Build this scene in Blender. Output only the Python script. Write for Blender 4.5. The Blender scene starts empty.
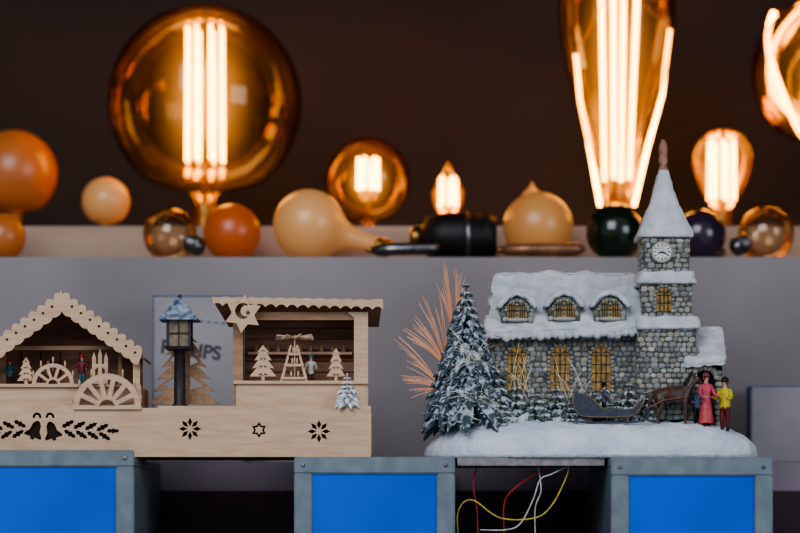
import bpy, bmesh, math, random
from mathutils import Vector, Matrix, noise, Euler
random.seed(7)
R=random.random
scene=bpy.context.scene
D=2.4
def X(px,y=0.0): return (px-400)/1000*(1+y/D)
def Z(py,y=0.0): return (533-py)/1000*(1+y/D)
def S(y): return (1+y/D)/1000
def lin(c):
    return tuple(((v/255)/12.92 if v/255<=0.04045 else ((v/255+0.055)/1.055)**2.4) for v in c)

# ---------------------------------------------------------------- materials
def newmat(name):
    m=bpy.data.materials.new(name); m.use_nodes=True
    nt=m.node_tree; nt.nodes.clear()
    out=nt.nodes.new('ShaderNodeOutputMaterial')
    return m,nt,out
def pm(name,col,rough=0.6,metal=0.0,col2=None,scale=40,bump=0.0,bscale=None,emit=0,ecol=None,stretch=(1,1,1),spec=0.4,trans=0.0,detail=4):
    m,nt,out=newmat(name); N=nt.nodes; L=nt.links
    b=N.new('ShaderNodeBsdfPrincipled'); L.new(b.outputs[0],out.inputs[0])
    c1=(*lin(col),1); b.inputs['Base Color'].default_value=c1
    b.inputs['Roughness'].default_value=rough; b.inputs['Metallic'].default_value=metal
    b.inputs['Specular IOR Level'].default_value=spec
    b.inputs['Transmission Weight'].default_value=trans
    tc=N.new('ShaderNodeTexCoord'); mp=N.new('ShaderNodeMapping'); mp.inputs['Scale'].default_value=stretch
    L.new(tc.outputs['Object'],mp.inputs[0])
    if col2:
        n=N.new('ShaderNodeTexNoise'); n.inputs['Scale'].default_value=scale; n.inputs['Detail'].default_value=detail
        L.new(mp.outputs[0],n.inputs[0])
        r=N.new('ShaderNodeValToRGB'); r.color_ramp.elements[0].position=.35; r.color_ramp.elements[1].position=.65
        r.color_ramp.elements[0].color=c1; r.color_ramp.elements[1].color=(*lin(col2),1)
        L.new(n.outputs[0],r.inputs[0]); L.new(r.outputs[0],b.inputs['Base Color'])
    if bump:
        n2=N.new('ShaderNodeTexNoise'); n2.inputs['Scale'].default_value=bscale or scale; n2.inputs['Detail'].default_value=5
        L.new(mp.outputs[0],n2.inputs[0])
        bp=N.new('ShaderNodeBump'); bp.inputs['Strength'].default_value=bump; bp.inputs['Distance'].default_value=.002
        L.new(n2.outputs[0],bp.inputs['Height']); L.new(bp.outputs[0],b.inputs['Normal'])
    if emit:
        b.inputs['Emission Color'].default_value=(*(ecol or lin(col)),1); b.inputs['Emission Strength'].default_value=emit
    return m
PLY=pm('birch_plywood',(214,182,152),.6,col2=(200,165,134),scale=30,stretch=(1,1,8),bump=.1,bscale=200)
PLYE=pm('laser_edge',(92,60,40),.7,col2=(70,44,30),scale=200)
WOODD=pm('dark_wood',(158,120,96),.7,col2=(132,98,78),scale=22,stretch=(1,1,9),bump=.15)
WOODM=pm('mid_wood',(172,138,108),.7,col2=(150,116,90),scale=25,stretch=(1,1,7),bump=.15)
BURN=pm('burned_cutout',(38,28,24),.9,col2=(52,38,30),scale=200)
SNOW=pm('snow',(212,214,217),.75,col2=(186,191,198),scale=80,bump=.9,bscale=260)
SNOWB=pm('snow_base',(224,228,236),.7,col2=(196,206,222),scale=45,bump=1,bscale=160)
FRAME=pm('grey_frame',(122,134,142),.5,col2=(106,120,128),scale=60,bump=.05)
BLUE=pm('blue_panel',(4,98,220),.45,col2=(4,86,200),scale=8)
CAPB=pm('brass_cap',(190,150,90),.3,metal=1,col2=(150,110,60),scale=90)
CAPS=pm('steel_cap',(150,148,150),.3,metal=1,col2=(110,108,112),scale=90)
GLAZE=pm('window_glow',(160,130,60),.4,col2=(56,50,36),scale=160,emit=.09,ecol=(1,.52,.10))
MULL=pm('mullion',(58,60,56),.6,col2=(40,42,40),scale=200)
SKIN=pm('painted_skin',(214,160,130),.5,col2=(200,146,118),scale=300)
def matc(n,c,r=.5): return pm(n,c,r,col2=tuple(int(v*.82) for v in c),scale=220)
PINK=matc('pink_paint',(215,90,110)); YEL=matc('yellow_paint',(222,204,60)); MAR=matc('maroon_paint',(110,34,40))
BLK=matc('near_black',(24,22,24)); RED=matc('red_paint',(180,40,40)); TEAL=matc('teal_paint',(60,120,140)); BROWN=matc('hair_brown',(70,46,30)); HORSE=matc('horse_brown',(86,64,58),.4)
SLEI=matc('sleigh_grey',(70,74,88),.4); WHITE=matc('white_paint',(225,225,220))

def stone_mat():
    m,nt,out=newmat('cobble_stone'); N=nt.nodes; L=nt.links
    b=N.new('ShaderNodeBsdfPrincipled'); L.new(b.outputs[0],out.inputs[0]); b.inputs['Roughness'].default_value=.8
    g=N.new('ShaderNodeNewGeometry'); r=N.new('ShaderNodeValToRGB'); L.new(g.outputs['Random Per Island'],r.inputs[0])
    e=r.color_ramp.elements; e[0].color=(*lin((110,116,112)),1); e[1].color=(*lin((196,196,190)),1)
    for p,c in ((.3,(152,152,146)),(.5,(168,160,140)),(.7,(138,148,154)),(.85,(118,112,102))):
        k=e.new(p); k.color=(*lin(c),1)
    L.new(r.outputs[0],b.inputs['Base Color'])
    n=N.new('ShaderNodeTexNoise'); n.inputs['Scale'].default_value=500
    bp=N.new('ShaderNodeBump'); bp.inputs['Strength'].default_value=.5; bp.inputs['Distance'].default_value=.001
    L.new(n.outputs[0],bp.inputs['Height']); L.new(bp.outputs[0],b.inputs['Normal'])
    return m
STONE=stone_mat(); GROUT=pm('grout',(98,100,98),.9,col2=(72,74,72),scale=300)

def snowy_green(name,green,thr=-.05,white=(206,216,228)):
    m,nt,out=newmat(name); N=nt.nodes; L=nt.links
    b=N.new('ShaderNodeBsdfPrincipled'); L.new(b.outputs[0],out.inputs[0]); b.inputs['Roughness'].default_value=.7
    g=N.new('ShaderNodeNewGeometry'); sp=N.new('ShaderNodeSeparateXYZ'); L.new(g.outputs['Normal'],sp.inputs[0])
    n=N.new('ShaderNodeTexNoise'); n.inputs['Scale'].default_value=180
    tc=N.new('ShaderNodeTexCoord'); L.new(tc.outputs['Object'],n.inputs[0])
    a=N.new('ShaderNodeMath'); a.operation='MULTIPLY_ADD'; a.inputs[1].default_value=1.8; L.new(n.outputs[0],a.inputs[0]); L.new(sp.outputs[2],a.inputs[2])
    mr=N.new('ShaderNodeMapRange'); mr.inputs[1].default_value=.9+thr; mr.inputs[2].default_value=1.25+thr; L.new(a.outputs[0],mr.inputs[0])
    mx=N.new('ShaderNodeMix'); mx.data_type='RGBA'; L.new(mr.outputs[0],mx.inputs['Factor'])
    mx.inputs['A'].default_value=(*lin(green),1); mx.inputs['B'].default_value=(*lin(white),1)
    L.new(mx.outputs['Result'],b.inputs['Base Color'])
    return m
CONI=snowy_green('snowy_conifer',(62,80,84),.24,(184,194,206))
CONI2=snowy_green('snowy_bush',(72,88,76),.2,(188,198,208))
SILV=snowy_green('silver_tree',(140,150,152),-.5,(228,231,234))

def glass(name,centre,rim,gloss=.12,glow=0,zc=0,rad=.1,kz=.6,gcol=(1,.44,.09)):
    m,nt,out=newmat(name); N=nt.nodes; L=nt.links
    t=N.new('ShaderNodeBsdfTransparent'); lw=N.new('ShaderNodeLayerWeight'); lw.inputs[0].default_value=.35
    mx=N.new('ShaderNodeMix'); mx.data_type='RGBA'; mx.inputs['A'].default_value=(*centre,1); mx.inputs['B'].default_value=(*rim,1)
    L.new(lw.outputs['Facing'],mx.inputs['Factor']); L.new(mx.outputs['Result'],t.inputs[0])
    gl=N.new('ShaderNodeBsdfGlossy'); gl.inputs['Roughness'].default_value=.05; gl.inputs[0].default_value=(1,.86,.68,1)
    fr=N.new('ShaderNodeFresnel'); fr.inputs[0].default_value=1.45
    ad=N.new('ShaderNodeMath'); ad.operation='MULTIPLY_ADD'; ad.inputs[1].default_value=.7; ad.inputs[2].default_value=gloss*.2; ad.use_clamp=True
    L.new(fr.outputs[0],ad.inputs[0])
    ms=N.new('ShaderNodeMixShader'); L.new(ad.outputs[0],ms.inputs[0]); L.new(t.outputs[0],ms.inputs[1]); L.new(gl.outputs[0],ms.inputs[2])
    L.new(ms.outputs[0],out.inputs[0])
    if glow:  # emissive volume added inside the glass, imitates lens bloom around the filaments
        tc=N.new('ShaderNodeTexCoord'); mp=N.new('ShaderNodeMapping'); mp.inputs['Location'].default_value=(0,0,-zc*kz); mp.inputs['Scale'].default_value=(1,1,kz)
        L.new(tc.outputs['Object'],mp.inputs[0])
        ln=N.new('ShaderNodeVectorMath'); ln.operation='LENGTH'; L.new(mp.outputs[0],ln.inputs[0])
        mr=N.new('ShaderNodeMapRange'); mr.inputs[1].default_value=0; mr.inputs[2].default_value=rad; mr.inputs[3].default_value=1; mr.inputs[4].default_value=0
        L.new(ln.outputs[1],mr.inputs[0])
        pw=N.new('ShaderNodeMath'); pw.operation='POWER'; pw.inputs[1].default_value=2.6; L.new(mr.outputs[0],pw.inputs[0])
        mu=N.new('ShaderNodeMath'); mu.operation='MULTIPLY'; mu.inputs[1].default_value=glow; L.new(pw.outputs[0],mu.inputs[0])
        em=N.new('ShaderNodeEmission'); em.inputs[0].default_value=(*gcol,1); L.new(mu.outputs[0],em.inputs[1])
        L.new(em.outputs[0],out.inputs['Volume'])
    return m
def emis(name,col,s):
    m,nt,out=newmat(name); e=nt.nodes.new('ShaderNodeEmission'); e.inputs[0].default_value=(*col,1); e.inputs[1].default_value=s
    nt.links.new(e.outputs[0],out.inputs[0]); return m
FIL=emis('hot_filament',(1,.50,.10),22)

# ---------------------------------------------------------------- builders
def link(o,parent=None):
    scene.collection.objects.link(o)
    if parent is not None: o.parent=parent
    return o
def empty(name,loc=(0,0,0),rot=(0,0,0)):
    e=bpy.data.objects.new(name,None); e.location=loc; e.rotation_euler=rot; e.empty_display_size=.02
    return link(e)
def fin(name,bm,mat,parent,smooth=False,world=True):
    me=bpy.data.meshes.new(name)
    bmesh.ops.recalc_face_normals(bm,faces=bm.faces)
    bm.to_mesh(me); bm.free()
    return finm(name,me,mat,parent,smooth,world)
def finm(name,me,mat,parent,smooth=False,world=True):
    if world and parent is not None:
        me.transform(Matrix.Translation(-parent.location))
    if mat is not None:
        me.materials.clear(); me.materials.append(mat)
    for p in me.polygons: p.use_smooth=smooth
    return link(bpy.data.objects.new(name,me),parent)
def addbox(bm,x0,x1,y0,y1,z0,z1,bev=0):
    r=bmesh.ops.create_cube(bm,size=1)
    for v in r['verts']:
        v.co=Vector(((x0+x1)/2+v.co.x*(x1-x0),(y0+y1)/2+v.co.y*(y1-y0),(z0+z1)/2+v.co.z*(z1-z0)))
    if bev:
        es=list({e for v in r['verts'] for e in v.link_edges})
        bmesh.ops.bevel(bm,geom=es,offset=bev,segments=2,affect='EDGES')
def box(name,x0,x1,y0,y1,z0,z1,mat,parent=None,bev=0):
    bm=bmesh.new(); addbox(bm,x0,x1,y0,y1,z0,z1,bev); return fin(name,bm,mat,parent)
def pbox(name,p0,p1,q0,q1,y0,y1,mat,parent,bev=0):
    """front rectangle p0..p1,q0(top)..q1(bottom) measured on the plane y0"""
    return box(name,X(p0,y0),X(p1,y0),y0,y1,Z(q1,y0),Z(q0,y0),mat,parent,bev)
def plate(name,loops,y,th,mat,parent,edge=None):
    cu=bpy.data.curves.new(name,'CURVE'); cu.dimensions='2D'; cu.fill_mode='BOTH'; cu.extrude=th/2
    for lp in loops:
        s=cu.splines.new('POLY'); s.points.add(len(lp)-1); s.use_cyclic_u=True
        for i,(a,b) in enumerate(lp): s.points[i].co=(X(a,y),Z(b,y),0,1)
    o=bpy.data.objects.new('tmp',cu); scene.collection.objects.link(o)
    dg=bpy.context.evaluated_depsgraph_get()
    me=bpy.data.meshes.new_from_object(o.evaluated_get(dg)); bpy.data.objects.remove(o)
    me.transform(Matrix.Translation((0,y+th/2,0))@Matrix.Rotation(math.pi/2,4,'X'))
    me.name=name
    ob=finm(name,me,mat,parent)
    if edge:
        me.materials.append(edge)
        for p in me.polygons:
            if abs(p.normal.y)<.5: p.material_index=1
    return ob
def spindle(bm,pts,radii,sides=6,cap=True):
    pts=[Vector(p) for p in pts]; rings=[]
    up=Vector((.13,.27,1)).normalized()
    for i,p in enumerate(pts):
        t=(pts[min(i+1,len(pts)-1)]-pts[max(i-1,0)])
        if t.length<1e-9: t=Vector((0,0,1))
        t.normalize(); a=t.cross(up)
        if a.length<.05: a=t.cross(Vector((1,0,0)))
        a.normalize(); b=t.cross(a)
        rings.append([bm.verts.new(p+(a*math.cos(k*2*math.pi/sides)+b*math.sin(k*2*math.pi/sides))*radii[i]) for k in range(sides)])
    for i in range(len(rings)-1):
        for k in range(sides):
            bm.faces.new((rings[i][k],rings[i][(k+1)%sides],rings[i+1][(k+1)%sides],rings[i+1][k]))
    if cap:
        bm.faces.new(rings[0]); bm.faces.new(rings[-1])
def tube(name,pts,r,mat,parent,sides=8,world=True):
    bm=bmesh.new(); spindle(bm,pts,[r]*len(pts),sides); return fin(name,bm,mat,parent,True,world)
def catmull(P,n=6):
    P=[Vector(p) for p in P]; out=[]
    for i in range(len(P)-1):
        p0=P[max(i-1,0)];p1=P[i];p2=P[i+1];p3=P[min(i+2,len(P)-1)]
        for k in range(n):
            t=k/n
            out.append(.5*((2*p1)+(-p0+p2)*t+(2*p0-5*p1+4*p2-p3)*t*t+(-p0+3*p1-3*p2+p3)*t**3))
    out.append(P[-1]); return out
def addlathe(bm,prof,c=(0,0,0),seg=32,rot0=0,mat3=None):
    c=Vector(c); rings=[]
    for r,z in prof:
        if r<1e-6:
            v=Vector((0,0,z)); v=(mat3@v if mat3 else v)+c; rings.append([bm.verts.new(v)])
        else:
            ring=[]
            for k in range(seg):
                a=rot0+k*2*math.pi/seg; v=Vector((r*math.cos(a),r*math.sin(a),z)); v=(mat3@v if mat3 else v)+c
                ring.append(bm.verts.new(v))
            rings.append(ring)
    for i in range(len(rings)-1):
        A,B=rings[i],rings[i+1]
        for k in range(seg):
            a0=A[k%len(A)];a1=A[(k+1)%len(A)];b0=B[k%len(B)];b1=B[(k+1)%len(B)]
            f=[]
            for v in (a0,a1,b1,b0):
                if v not in f: f.append(v)
            if len(f)>2: bm.faces.new(f)
    if len(rings[0])>1: bm.faces.new(rings[0])
    if len(rings[-1])>1: bm.faces.new(rings[-1])
def lathe(name,prof,c,mat,parent,seg=32,smooth=True,world=True,rot0=0):
    bm=bmesh.new(); addlathe(bm,prof,c,seg,rot0); return fin(name,bm,mat,parent,smooth,world)
def addball(bm,c,rx,ry,rz,sub=2,jit=0):
    r=bmesh.ops.create_icosphere(bm,subdivisions=sub,radius=1)
    for v in r['verts']:
        k=1+jit*noise.noise(v.co*2+Vector(c)*300)
        v.co=Vector((c[0]+v.co.x*rx*k,c[1]+v.co.y*ry*k,c[2]+v.co.z*rz*k))
def ball(name,c,rx,ry,rz,mat,parent,sub=3,jit=0,world=True):
    bm=bmesh.new(); addball(bm,c,rx,ry,rz,sub,jit); return fin(name,bm,mat,parent,True,world)
def lumpy(name,corners,mat,parent,cuts=10,smooth_n=3,amp=.0015,sc=60):
    """corners: 4 bottom (ccw) + 4 top (ccw)"""
    bm=bmesh.new(); v=[bm.verts.new(c) for c in corners]
    for f in ((0,1,2,3),(4,5,6,7),(0,1,5,4),(1,2,6,5),(2,3,7,6),(3,0,4,7)): bm.faces.new([v[i] for i in f])
    bmesh.ops.subdivide_edges(bm,edges=bm.edges,cuts=cuts,use_grid_fill=True)
    for _ in range(smooth_n): bmesh.ops.smooth_vert(bm,verts=bm.verts,factor=.5,use_axis_x=True,use_axis_y=True,use_axis_z=True)
    bmesh.ops.recalc_face_normals(bm,faces=bm.faces); bm.normal_update()
    for w in bm.verts:
        w.co+=w.normal*amp*(noise.noise(w.co*sc)+.6*noise.noise(w.co*sc*2.7))
    return fin(name,bm,mat,parent,True)
def skin(name,verts,edges,mat,parent,sub=2,root=0):
    me=bpy.data.meshes.new(name); me.from_pydata([v[:3] for v in verts],edges,[])
    o=bpy.data.objects.new(name,me); scene.collection.objects.link(o)
    o.modifiers.new('s','SKIN'); 
    sv=me.skin_vertices[0].data
    for i,v in enumerate(verts):
        sv[i].radius=(v[3],v[3]); sv[i].use_root=(i==root)
    m=o.modifiers.new('d','SUBSURF'); m.levels=sub; m.render_levels=sub
    dg=bpy.context.evaluated_depsgraph_get(); me2=bpy.data.meshes.new_from_object(o.evaluated_get(dg))
    bpy.data.objects.remove(o); me2.name=name
    return finm(name,me2,mat,parent,True)

# ---------------------------------------------------------------- room
WALLB=pm('back_wall_paint',(50,29,20),.7,col2=(28,17,13),scale=2.2,detail=7,stretch=(1,1,2.5))
PANEL=pm('cabinet_panel',(156,149,151),.6,col2=(130,123,126),scale=3,detail=5)
STEPM=pm('shelf_step',(184,158,138),.55,col2=(162,136,118),scale=6,stretch=(1,1,6))
SIDEW=pm('side_wall_paint',(70,60,58),.8,col2=(60,50,48),scale=4)
FLOORM=pm('floor_tiles',(70,66,64),.7,col2=(58,54,52),scale=6)
box('floor',-1.4,1.4,-1.0,1.0,-.92,-.9,FLOORM)
box('wall_back',-1.4,1.4,.95,1.0,-.9,1.3,WALLB)
box('wall_left',-1.45,-1.4,-.6,1.0,-.9,1.3,SIDEW)
box('wall_right',1.4,1.45,-.6,1.0,-.9,1.3,SIDEW)
box('ceiling',-1.45,1.45,-.3,1.0,1.3,1.34,SIDEW)
YP=.33; ZT=Z(257,YP); YS=.47; ZS=Z(226,YS)
cab=empty('display_cabinet',(0,.6,0))
box('front_body',-1.4,1.4,YP,.95,-.9,ZT,PANEL,cab,.002)
box('upper_step',-1.4,1.4,YS,.95,ZT,ZS,STEPM,cab,.003)
TB=-.1
box('window_counter',-1.4,1.4,-.12,YP,-.9,TB,pm('counter_dark',(52,44,48),.5,col2=(40,34,38),scale=10))
led=empty('rear_ledge',(0,.28,0))
ZL=Z(462,.24)
box('ledge_body',-1.4,1.4,.245,YP,TB,ZL,pm('ledge_grey',(150,138,150),.6,col2=(120,110,122),scale=5),led)
box('ledge_rail',-1.4,1.4,.237,.245,TB,Z(491,.24),pm('ledge_maroon',(60,32,42),.5,col2=(40,24,34),scale=7),led)

# ---------------------------------------------------------------- blue boxes
ZB=.0755
def bluebox(x0,x1,lip):
    e=empty('blue_display_box',(X((x0+x1)/2),.1,0)); yf=-.03
    a=X(x0,yf); b=X(x1,yf); t=.0165; zt=Z(lip,yf)
    box('top_board',a,b,yf+.006,.232,ZB-.01,ZB-.0004,FRAME,e,.001)
    box('back_board',a,b,.222,.232,TB,ZB-.01,FRAME,e)
    for nm,u,v in (('side_board_a',a,a+.01),('side_board_b',b-.01,b)): box(nm,u,v,yf+.006,.222,TB,ZB-.01,FRAME,e)
    box('frame_top',a,b,yf,yf+.006,zt-t,zt,FRAME,e,.0012)
    box('frame_bottom',a,b,yf,yf+.006,TB,TB+t,FRAME,e,.0012)
    box('frame_left',a,a+.018,yf,yf+.006,TB+t,zt-t,FRAME,e,.0012)
    box('frame_right',b-.018,b,yf,yf+.006,TB+t,zt-t,FRAME,e,.0012)
    box('blue_panel',a+.017,b-.017,yf+.003,yf+.009,TB+t,zt-t+.001,BLUE,e)
    bm=bmesh.new()
    for px_ in (a+.009,b-.009):
        addlathe(bm,[(0,0),(.0022,0),(.0018,.0008),(0,.001)],(px_,yf,zt-t/2),12,0,Matrix.Rotation(math.pi/2,3,'X'))
    fin('frame_screws',bm,CAPS,e,False)
bluebox(-40,134,450); bluebox(294,455,457); bluebox(611,773,459)

# ---------------------------------------------------------------- wooden village
V=empty('wooden_christmas_market',(X(170),.05,ZB))
TH=.003
def arcp(cx,cy,r,a0,a1,n=16,ry=None):
    ry=ry or r
    return [(cx+r*math.cos(math.radians(a0+(a1-a0)*i/n)),cy-ry*math.sin(math.radians(a0+(a1-a0)*i/n))) for i in range(n+1)]
def scallop(p0,p1,n,amp):
    out=[]; dx=(p1[0]-p0[0])/n; dy=(p1[1]-p0[1])/n; l=math.hypot(dx,dy); nx,ny=dy/l,-dx/l
    for i in range(n):
        for k in range(7):
            t=k/7; b=math.sin(math.pi*t)**.8*amp
            out.append((p0[0]+dx*(i+t)+nx*b,p0[1]+dy*(i+t)+ny*b))
    return out
def flake(cx,cy,r,n=8):
    L=[]
    for i in range(n):
        a=i*2*math.pi/n
        c,s=math.cos(a),math.sin(a)
        f=lambda u,v:(cx+c*u-s*v,cy+s*u+c*v)
        L.append([f(r*.22,0),f(r*.6,r*.19),f(r,0),f(r*.6,-r*.19)])
    return L
def star(cx,cy,r,n=6,k=.5,rot=0):
    return [(cx+(r if i%2==0 else r*k)*math.sin(rot+i*math.pi/n),cy-(r if i%2==0 else r*k)*math.cos(rot+i*math.pi/n)) for i in range(2*n)]
def leaf(cx,cy,l,w,ang):
    a=math.radians(ang);c,s=math.cos(a),-math.sin(a); o=[]
    for t,q in ((0,0),(.2,.8),(.35,.5),(.5,1),(.65,.55),(.8,.7),(1,0),(.8,-.7),(.65,-.55),(.5,-1),(.35,-.5),(.2,-.8)):
        u=(t-.5)*l; v=q*w/2; o.append((cx+c*u-s*v,cy+s*u+c*v))
    return o
def bell(cx,cy,s,ang):
    a=math.radians(ang); P=[(-.15,-1),(.15,-1),(.45,-.6),(.55,.1),(.95,.6),(.9,.8),(.25,.8),(.15,1.05),(-.15,1.05),(-.25,.8),(-.9,.8),(-.95,.6),(-.55,.1),(-.45,-.6)]
    return [(cx+s*(x*math.cos(a)-y*math.sin(a)),cy+s*(x*math.sin(a)+y*math.cos(a))) for x,y in P]
base=[(-60,457),(371,457),(371,406)]
for a in (330,255,150): base+=[(a+8,406),(a+8,408),(a-8,408),(a-8,406)]
base+=[(-60,404)]
holes=flake(190,429,11.5)+flake(319,431.5,11.5)
holes+=[star(259,430,8,6,.62)]
holes+=[bell(35,430,9.5,20),bell(52,431,9.5,-16)]
for s in (-1,1):
    for i in range(4):
        bx=44+s*(24+i*11.5)
        holes.append(leaf(bx,424+i*1.2,14,6,28*s)); holes.append(leaf(bx+s*2,434+i*.8,14,6,-32*s))
    holes.append(leaf(44+s*69,431,13,5.5,0))
holes+=[arcp(37,417,4.5,200,-20,8)+arcp(37,417,2,-20,200,8),arcp(50,417,4.5,200,-20,8)+arcp(50,417,2,-20,200,8)]
plate('base_front',[base]+holes,0,TH,PLY,V,PLYE)
plate('star_inlay',[star(259,430,5,6,.6)],.0005,TH,PLY,V,PLYE)
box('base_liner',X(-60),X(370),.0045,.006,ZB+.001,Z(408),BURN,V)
box('base_top',X(-60),X(370),TH,.095,Z(409)-.002,Z(409)+.0008,PLY,V)
box('base_bottom',X(-60),X(370),TH,.095,ZB,ZB+.003,BURN,V)
box('base_back',X(-60),X(370),.092,.095,ZB+.003,Z(411),PLY,V)
box('base_side',X(368.5),X(371.5),TH,.092,ZB+.003,Z(411),PLY,V)
yb=.07
# stall right
box('stall_floor',X(236),X(366),.012,.09,Z(409),Z(385),WOODM,V)
plate('stall_counter_front',[[(236,409),(366,409),(366,383),(236,383)]],.008,TH,PLY,V,PLYE)
box('stall_counter_top',X(233),X(368),.004,.02,Z(383.5),Z(380.5),PLY,V)
for i in range(6):
    z1=Z(318+i*11,yb); z0=Z(318+(i+1)*11-1.2,yb)
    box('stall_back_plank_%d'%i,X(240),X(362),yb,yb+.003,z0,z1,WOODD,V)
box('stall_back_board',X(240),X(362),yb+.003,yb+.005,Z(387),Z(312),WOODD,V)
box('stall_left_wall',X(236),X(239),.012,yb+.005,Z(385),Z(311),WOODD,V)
box('stall_right_wall',X(363),X(366),.012,yb+.005,Z(385),Z(311),WOODM,V)
plate('stall_post_left',[[(233,409),(243,409),(243,312),(233,312)]],.009,TH,WOODM,V,PLYE)
plate('stall_post_right',[[(354,383),(354,318),(347,312),(368,312),(368,409),(362,409),(362,383)]],.009,TH,PLY,V,PLYE)
box('stall_crossbar',X(243),X(356),.012,.015,Z(319),Z(311),WOODM,V)
fas=[(212,297)]+[(212+i*6.8,296.3+(i%2)*1.2+i*.12) for i in range(1,25)]+[(383,299),(383,311)]+scallop((383,310),(212,306),16,-3.2)
plate('stall_fascia',[fas],-.004,TH,PLY,V,PLYE)
bm=bmesh.new()
A=[(X(213),-.001,Z(298)),(X(382),-.001,Z(300)),(X(378),.095,Z(316)),(X(222),.095,Z(316))]
vv=[bm.verts.new(p) for p in A]+[bm.verts.new((p[0],p[1],p[2]-.003)) for p in A]
for f in ((0,1,2,3),(4,5,6,7),(0,1,5,4),(1,2,6,5),(2,3,7,6),(3,0,4,7)): bm.faces.new([vv[i] for i in f])
fin('stall_roof_board',bm,WOODM,V)
moon=arcp(-6+249,311,8,60,300,14)+arcp(-3+249,311,5.5,290,70,10)
plate('stall_star',[star(243,314,19.5,6,.58,.1),moon,star(248,313,3.2,5,.45)],-.0085,TH,PLY,V,PLYE)
pbox('stall_inner_shelf',248,352,352,354.5,yb-.012,yb,PLY,V)
bm=bmesh.new()
for i in range(9):
    px=256+i*11; addlathe(bm,[(.0022,0),(.0026,.002),(.0012,.005),(.0018,.0065),(0,.007)],(X(px,yb-.006),yb-.006,Z(352,yb-.012)),10)
fin('stall_goods',bm,WOODM,V,True)
def treeout(cx,top,bot,hw,n):
    l=[]
    for i in range(n):
        t1=(i+1)/n
        y1=top+(bot-top)*t1; w1=hw*(.28+.72*t1)
        l.append((w1,y1)); 
        if i<n-1: l.append((w1*.55,y1-(bot-top)*.03))
    return [(cx,top)]+[(cx+a,b) for a,b in l]+[(cx-a,b) for a,b in reversed(l)]
def fret_tree(name,cx,top,bot,hw,y,mat=PLY,n=4):
    P=treeout(cx,top,bot-5,hw,n); H=[]
    for i in range(n):
        yy=top+(bot-5-top)*(i+.72)/n; w=hw*(.2+.6*(i+.5)/n)*.6
        H.append([(cx-w*.2,yy-1.2),(cx-w,yy+.9),(cx-w*.2,yy+1.2)]); H.append([(cx+w*.2,yy-1.2),(cx+w,yy+.9),(cx+w*.2,yy+1.2)])
    plate(name,[P]+H,y,.0022,mat,V,PLYE)
    pbox(name+'_trunk',cx-1.5,cx+1.5,bot-6,bot,y,y+.0022,mat,V)
zf=380.5
fret_tree('fret_tree_a',263,345,zf+1,13.5,.014)
fret_tree('fret_tree_b',336,348,zf+1,9.5,.014)
# christmas pyramid
py_=.014
for s in (-1,1):
    plate('pyramid_leg_%s'%('l' if s<0 else 'r'),[[(294+s*14,381),(294+s*11,381),(294+s*2,345),(294+s*4,345)]],py_,.0025,PLY,V,PLYE)
for k,(w,yy) in enumerate(((13,377),(9.5,364),(6,353))): pbox('pyramid_floor_%d'%k,294-w,294+w,yy,yy+2.4,py_-.002,py_+.006,PLY,V)
for k,(w,yy) in enumerate(((6,377),(4,364),(2.5,353))):
    bm=bmesh.new()
    for s in (-1,1): addball(bm,(X(294+s*w*.6),py_+.001,Z(yy-4)),.0013,.0013,.004,1)
    fin('pyramid_figures_%d'%k,bm,PLY,V,True)
lathe('pyramid_shaft',[(.0008,0),(.0008,Z(334)-Z(380))],(X(294),py_+.001,Z(380)),PLY,V,8)
bm=bmesh.new()
for k in range(8):
    a=k*math.pi/4+.2; c,s=math.cos(a),math.sin(a)
    q=[(.003,-.001,0),(.019,-.003,-.0012),(.019,.0035,.003),(.003,.001,.001)]
    f1=[bm.verts.new((X(294)+c*u-s*v,py_+s*u*.6+c*v,Z(337)+w)) for u,v,w in q]; bm.faces.new(f1)
o=fin('pyramid_rotor',bm,PLY,V); m=o.modifiers.new('t','SOLIDIFY'); m.thickness=.001
# snowy trees
def conifer(name,c,h,r,tiers,mat,parent,seed=1,nb=10,droop=.45,needles=5,thick=1):
    rd=random.Random(seed); bm=bmesh.new(); c=Vector(c)
    spindle(bm,[c,c+Vector((0,0,h*.97))],[r*.09,r*.02],6)
    for t in range(tiers):
        f=t/(tiers-1); zt=h*(.14+.84*f); rr=r*(1-f)**.85+r*.07; n=max(4,int(nb*(1-f*.5)))
        for k in range(n):
            a=k*2*math.pi/n+rd.random()*.5+t; d=Vector((math.cos(a),math.sin(a),0)); q=rr*(.85+.3*rd.random())
            p0=c+Vector((0,0,zt)); p1=p0+d*q*.5+Vector((0,0,q*.02)); p2=p0+d*q-Vector((0,0,q*droop*(.8+.4*rd.random())))
            w=max(q*.17,r*.045)*thick
            spindle(bm,[p0,p1,p1.lerp(p2,.55)+Vector((0,0,w*.4)),p2],[w*.5,w,w*.85,w*.12],5)
            side=d.cross(Vector((0,0,1)))
            for j in range(needles):
                u=.35+.65*j/needles; b0=p1.lerp(p2,max(0,(u-.3))) ; sg=1 if j%2 else -1
                b1=b0+(d*.5+side*sg*(.5+.4*rd.random())+Vector((0,0,-.5+.8*rd.random())))*q*.3
                spindle(bm,[b0,b1],[w*.36,w*.05],4,False)
    spindle(bm,[c+Vector((0,0,h*.92)),c+Vector((0,0,h))],[r*.05,r*.01],5)
    return fin(name,bm,mat,parent,False)
conifer('silver_tree',(X(347,-.001),.004,Z(410)),.037,.014,8,SILV,V,3,8,.3,3,1.3)
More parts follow.
